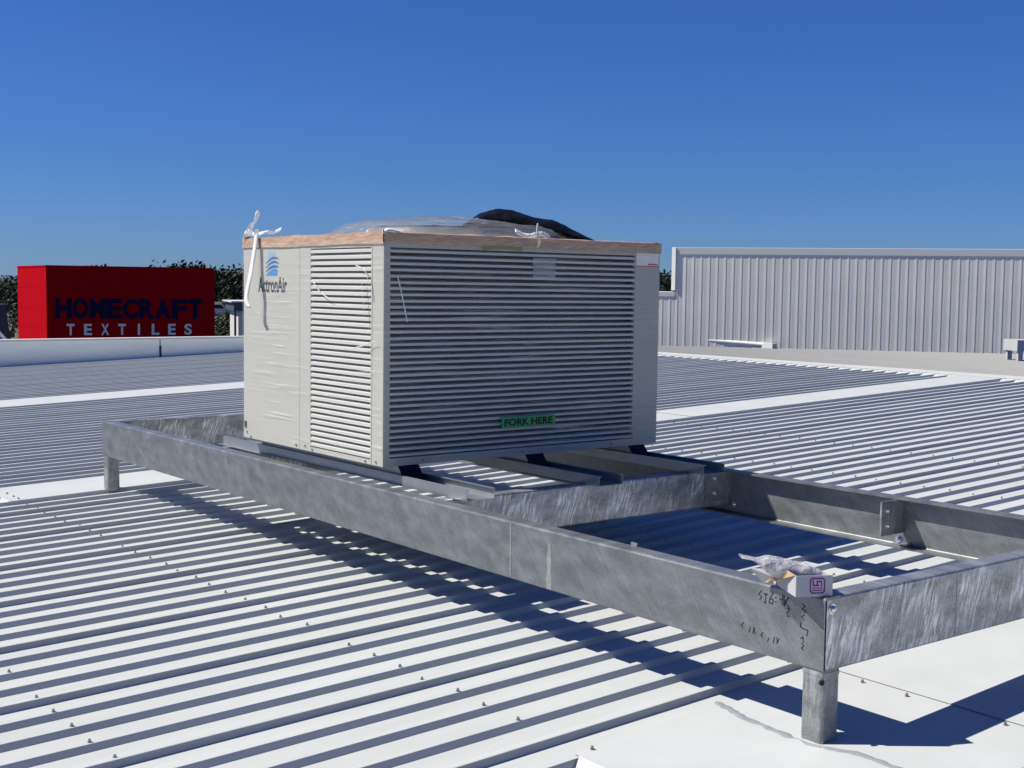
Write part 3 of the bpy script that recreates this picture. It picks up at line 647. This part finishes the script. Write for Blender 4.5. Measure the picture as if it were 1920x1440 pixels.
# ================================================================== BACKGROUND WALLS
wa = Vector((-18.9, 17.738, 0.165)); wdir = Vector((0.78646, 0.61764, 0)); wn_ = Vector((0.61764, -0.78646, 0))      # towards the camera
def clad(name, s0, s1, z0, z1, capz, label, cat, pitch=0.181):
    t = thing(name, wa + wdir * (s0 + s1) / 2, label, cat)
    pr = []; s = s0
    while s < s1 - 0.01:
        pr += [(s, 0), (s + 0.055, 0.0042), (s + 0.062, 0.0042), (s + 0.065, 0.0), (s + 0.115, 0.0), (s + 0.12, 0.001), (s + 0.128, 0.0)]; s += pitch
    pr += [(s1, 0)]
    b = MB(); k = len(pr)
    for z in (z0, z1): b.v += [tuple(wa + wdir * a + wn_ * d + Vector((0, 0, z - wa.z))) for a, d in pr]
    b.f += [(i, i + 1, k + i + 1, k + i) for i in range(k - 1)]
    solid(b.build('cladding', M['clad'], t), 0.004, -1)
    b = MB(); b.prism([(0.014, 0), (0.014, capz), (-0.16, capz + 0.01), (-0.16, 0)], wa + wdir * (s0 - 0.0) + Vector((0, 0, z1 - 0.03 - wa.z)), wn_, (0, 0, 1), wdir * (s1 - s0))
    b.build('capping', M['cladcap'], t)
    return t
tall = clad('clad_wall', 0.34, 13.0, 0.165, 2.33, 0.15, 'tall grey ribbed metal wall rising behind the roof on the right', 'wall')
b = MB(); b.prism([(-0.10, -0.030), (-0.005, 0.030), (-0.005, -0.15), (-0.10, -0.15)], wa + wdir * 0.345 + Vector((0, 0, 1.47 - wa.z)), wdir, wn_, (0, 0, 0.99))
b.build('corner_flashing', M['white'], tall)
clad('low_clad_wall', -0.55, 0.335, 0.165, 1.36, 0.10, 'low grey ribbed metal wall joining the left end of the tall wall', 'wall')
# gutter pipe lying along the wall foot, and a galvanised plinth
t = thing('drain_pipe', (-17.6, 18.7, 0.2), 'grey pipe lying at the foot of the tall ribbed wall', 'pipe')
MB().tube([(-18.75, 17.95, 0.42), (-18.1, 18.42, 0.34), (-17.0, 19.22, 0.26)], 0.045, 10).build('pipe', M['para'], t)
MB().box(-17.08, -16.72, 19.15, 19.30, 0.19, 0.30).build('elbow', M['white'], t)
t = thing('duct_box', (-10.4, 20.2, 0.19), 'galvanised metal duct box on low legs at the right edge before the tall wall', 'duct')
MB().prism([(0, 0), (2.2, 0), (2.2, 0.7), (0, 0.7)], (-11.06, 19.69, 0.385), (0.61, 0.79, 0), (-0.79, 0.61, 0), (0, 0, 0.215)).build('casing', M['ductm'], t)
for a, c in ((0.04, 0.04), (2.06, 0.04), (0.04, 0.58), (2.06, 0.58)):
    MB().prism([(a, c), (a + .09, c), (a + .09, c + .09), (a, c + .09)], (-11.06, 19.69, 0.18), (0.61, 0.79, 0), (-0.79, 0.61, 0), (0, 0, 0.204)).build('leg', M['ductm'], t)
# parapet on the left edge of the roof
t = thing('parapet_wall', (-19.1, 3, 0), 'low pale grey parapet wall with a bright capping along the roof edge', 'wall')
MB().box(-19.2, -19.0, -14, 5.66, -0.6, 0.50).build('wall_panel', M['para'], t)
MB().box(-19.2, -19.0, 5.685, 17.4, -0.6, 0.50).build('wall_panel', M['para'], t)
MB().box(-19.23, -18.97, -14, 17.42, 0.502, 0.535).build('capping', M['white'], t)
MB().box(-19.15, -18.988, 5.655, 5.69, -0.1, 0.39).build('joint_strip', M['hole'], t)
o = MB().tube([(-22.17, 3.80, 0.60), (-21.96, 3.99, 0.32)], 0.035, 8).build('brace_bar', M['white'])
tag(o, 'white slanting bar just beyond the left end of the parapet', 'bar')
# red shop with its sign
t = thing('shop_building', (-92, 32, -6), 'big dark red box shaped shop with TEXTILES lettering behind the parapet', 'building')
ca, cb_, cc = Vector((-88.45, 26.45, 0)), Vector((-86.0, 37.9, 0)), Vector((-98.2, 27.5, 0)); cdv = cc + (cb_ - ca)
b = MB(); P4 = [ca, cb_, cdv, cc]; zt = 2.48; pts = [(p.x, p.y) for p in P4]
b.prism(pts, (0, 0, -6), (1, 0, 0), (0, 1, 0), (0, 0, zt + 6)); b.build('wall', M['red'], t)
q = [Vector((sum(p.x for p in P4) / 4, sum(p.y for p in P4) / 4, 0)).lerp(p, 1.006) for p in P4]
MB().prism([(p.x, p.y) for p in q], (0, 0, zt + .002), (1, 0, 0), (0, 1, 0), (0, 0, 0.10)).build('capping', M['red'], t)
for zz in (1.0, -0.55, -1.9):
    MB().prism([(p.x, p.y) for p in [Vector((sum(p.x for p in P4) / 4, sum(p.y for p in P4) / 4, 0)).lerp(p, 1.0012) for p in P4]], (0, 0, zz), (1, 0, 0), (0, 1, 0), (0, 0, 0.03)).build('panel_joint', M['navy'] if 0 else M['redj'], t)
sd_ = (cb_ - ca).normalized(); sn_ = Vector((sd_.y, -sd_.x, 0))
def sign(txt, s0, s1, z0, z1, m, bold, gap):
    wch = (s1 - s0) / len(txt)
    for i, ch in enumerate(txt):
        nar = 0.13 if ch == 'I' else gap
        o = ca + sd_ * (s0 + wch * (i + (1 - nar) / 2)) + sn_ * 0.01; o.z = z0
        put_text('sign_letter', ch, o, sd_ * wch * nar, (0, 0, z1 - z0), sn_, m, t, 0.05, bold)
sign('HOMECRAFT', 0.55, 10.85, -1.15, 0.28, M['navy'], 0.045, 0.93)
sign('TEXTILES', 1.0, 10.35, -2.30, -1.50, M['let'], 0.03, 0.46)
# dark building to its left
t = thing('dark_building', (-72, 14, -6), 'low dark purple grey building at the left edge beside the red shop', 'building')
MB().prism([(0, 0), (0, 0.0), (16, 0), (15.3, 6.08), (0, 6.08)], (-71.2, 3.0, -6), (0.068, 0.9977, 0), (0, 0, 1), (-9, 0.6, 0)).build('wall', M['dkwall'], t)
MB().prism([(0, 0), (15.35, 0), (15.35, .1), (0, .1)], (-71.15, 3.0, 0.085), (0.068, 0.9977, 0), (0, 0, 1), (-9, 0.6, 0)).build('capping', M['dkwall'], t)
# pale building with a dark eaves band
t = thing('pale_building', (-64, 31, -6), 'small pale building with a dark eaves band beside the wrapped unit', 'building')
bo = Vector((-61.9, 27.9, -6)); bu = Vector((0.35, 0.936, 0)); bv = Vector((-0.936, 0.35, 0))
MB().prism([(0.15, 0.1), (7.9, 0.1), (7.9, 5), (0.15, 5)], bo, bu, bv, (0, 0, 6.0)).build('wall', M['white'], t)
MB().prism([(-0.1, -0.1), (8, -0.1), (8, 5.2), (-0.1, 5.2)], bo + Vector((0, 0, 6.002)), bu, bv, (0, 0, 0.46)).build('eaves_band', M['fascia'], t)
MB().prism([(-0.25, -0.25), (8.2, -0.25), (8.2, 5.4), (-0.25, 5.4)], bo + Vector((0, 0, 6.464)), bu, bv, (0, 0, 0.07)).build('roof', M['white'], t)
MB().prism([(-0.08, -0.08), (0.03, -0.08), (0.03, 0.03), (-0.08, 0.03)], bo, bu, bv, (0, 0, 6.0)).build('corner_post', M['fascia'], t)
# two small vehicles far off
def car(x, y, z, rz, label):
    t = thing('parked_car', (x, y, z), label, 'car', 'cars parked far off among the trees'); 
    c, s = math.cos(rz), math.sin(rz); U = (c, s, 0); V = (0, 0, 1); Wv = Vector((-s, c, 0)) * 1.7
    MB().prism([(-2.1, .35), (2.1, .35), (2.15, .8), (1.2, .95), (.7, 1.45), (-1.3, 1.45), (-1.9, .95), (-2.15, .85)], (x, y, z), U, V, Wv).build('body', M['carw'], t)
    MB().prism([(-1.55, .98), (1.0, .98), (.62, 1.38), (-1.2, 1.38)], Vector((x, y, z)) - Wv * 0.006, U, V, Wv * 1.012).build('window', M['glass'], t)
    for a in (-1.35, 1.35):
        for f in (0.0, 0.9):
            p = Vector((x, y, z)) + Vector(U) * a + Wv * f + Vector((0, 0, .33)); MB().tube([p - Wv * 0.02, p + Wv * 0.12], 0.33, 12).build('wheel', M['rubber'], t)
car(-121.0, 54.2, -2.1, 1.1, 'white car parked far off right of the red shop, nearer of two')
car(-124.5, 57.2, -2.0, 1.3, 'white car parked far off right of the red shop, partly behind another')
b = MB(); b.grid(lambda u, v: (-150 + 34 * u, 40 + 34 * v, -6.05 + 3.95 * math.sin(min(1, u * 2.2, (1 - u) * 2.2) * 1.5708) * math.sin(min(1, v * 3, (1 - v) * 3) * 1.5708)), 14, 14)
tag(b.build('embankment', M['ground'], None, True), 'grassy bank carrying the far parked cars', 'bank', kind='structure')

# ================================================================== TREES
def tree(x, y, top, spread, label, m, base=-6.0, dens=1.0, sd=0):
    rnd = random.Random(sd * 17 + 3)
    t = thing('gum_tree', (x, y, base), label, 'tree', 'trees along the horizon')
    top -= 0.35; h = top - base; b = MB(); tops = []
    fork = Vector((x + rnd.uniform(-.4, .4), y + rnd.uniform(-.4, .4), base + h * 0.42))
    b.tube([(x, y, base - .3), ((x + fork.x) / 2 + rnd.uniform(-.2, .2), (y + fork.y) / 2, base + h * .2), fork], [h * .032, h * .026, h * .020], 7)
    nl = 7
    for i in range(nl):
        a = 2 * math.pi * i / nl + rnd.uniform(-.4, .4); rr = spread * rnd.uniform(.35, .95); zz = base + h * rnd.uniform(.60, .93) - (0.12 * h * rr / spread)
        e_ = Vector((x + rr * math.cos(a), y + rr * math.sin(a), zz)); md = fork.lerp(e_, .5) + Vector((0, 0, h * .05))
        b.tube([fork, md, e_], [h * .014, h * .009, h * .003], 5); tops.append((e_, spread * rnd.uniform(.30, .5)))
    tops.append((Vector((x, y, base + h * .86)), spread * .45))
    b.build('trunk', M['bark'], t, True)
    b = MB()
    for c, r in tops:
        for q in range(int(260 * dens)):
            d = Vector((rnd.gauss(0, 1), rnd.gauss(0, 1), rnd.gauss(0, .62)));
            if d.length > 2.1: d *= 2.1 / d.length
            p = c + d * r * 0.55
            if p.z > top: p.z = top - rnd.random() * 0.5
            s = rnd.uniform(.14, .34) * (h / 9); n1 = Vector((rnd.uniform(-1, 1), rnd.uniform(-1, 1), rnd.uniform(-.6, 1))).normalized(); a_ = n1.orthogonal().normalized(); c_ = n1.cross(a_)
            w_ = rnd.uniform(.35, .6)
            b.add([p - a_ * s, p - c_ * s * w_, p + a_ * s, p + c_ * s * w_], [(0, 1, 2, 3)])
    b.build('crown', m, t)
TR = [(-162.6,45.4,2.0,4.5,'A','broad dark tree at the left edge, left of the red shop'),(-172.2,49.4,2.4,5,'B','taller dark tree close against the left side of the red shop'),(-181.7,53.6,2.5,5,'A','rounded tree peeping beside the top left corner of the red shop'),
      (-145.9,50.7,3.9,2.6,'A','small tree top showing above the left half of the red shop roof'),(-169.9,60.5,3.3,3,'B','faint tree top just right of the first one above the red shop'),
      (-139.4,59.0,4.5,3.4,'B','spreading tree top rising above the right end of the red shop'),(-152.4,66.8,3.9,3.6,'A','loose tree top sloping down over the right corner of the red shop'),
      (-136.9,62.1,3.2,4.2,'B','dark tree just right of the red shop'),(-159.3,74.2,3.5,5,'A','olive tree between the red shop and the wrapped unit'),(-126.3,59.5,3.9,3.6,'B','tallest dark tree touching the left edge of the wrapped unit'),
      (-99.3,45.2,-1.2,2.6,'A','low bushy tree below the trees right of the red shop'),(-103.1,48.4,-0.2,2.8,'B','low dark bushy tree above the pale building'),
      (-105.1,103.0,3.9,4,'B','dark tree in the gap between the unit and the tall wall'),(-120.2,116.2,4.3,5,'A','farther olive tree in the gap beside the tall wall'),
      (-121.1,33.5,0.4,4,'B','low bushy tree behind the dark building at the left edge'),(-133.2,132.3,4.0,6,'A','broad tree farthest back in the gap by the tall wall'),
      (-150.0,58.0,2.6,5,'A','wide olive tree hidden mostly behind the red shop'),(-142,68.5,2.6,4.5,'B','wide dark tree low beside the wrapped unit'),
      (-112,46.5,0.2,3.2,'A','mid green bushy tree right beside the red shop wall'),(-97,46.5,-2.2,2.2,'B','lowest bush in front of the trees beside the pale building')]
for i, (x, y, top, sp, k, lab_) in enumerate(TR): tree(x, y, top, sp, lab_, M['leaf' + k], sd=i)
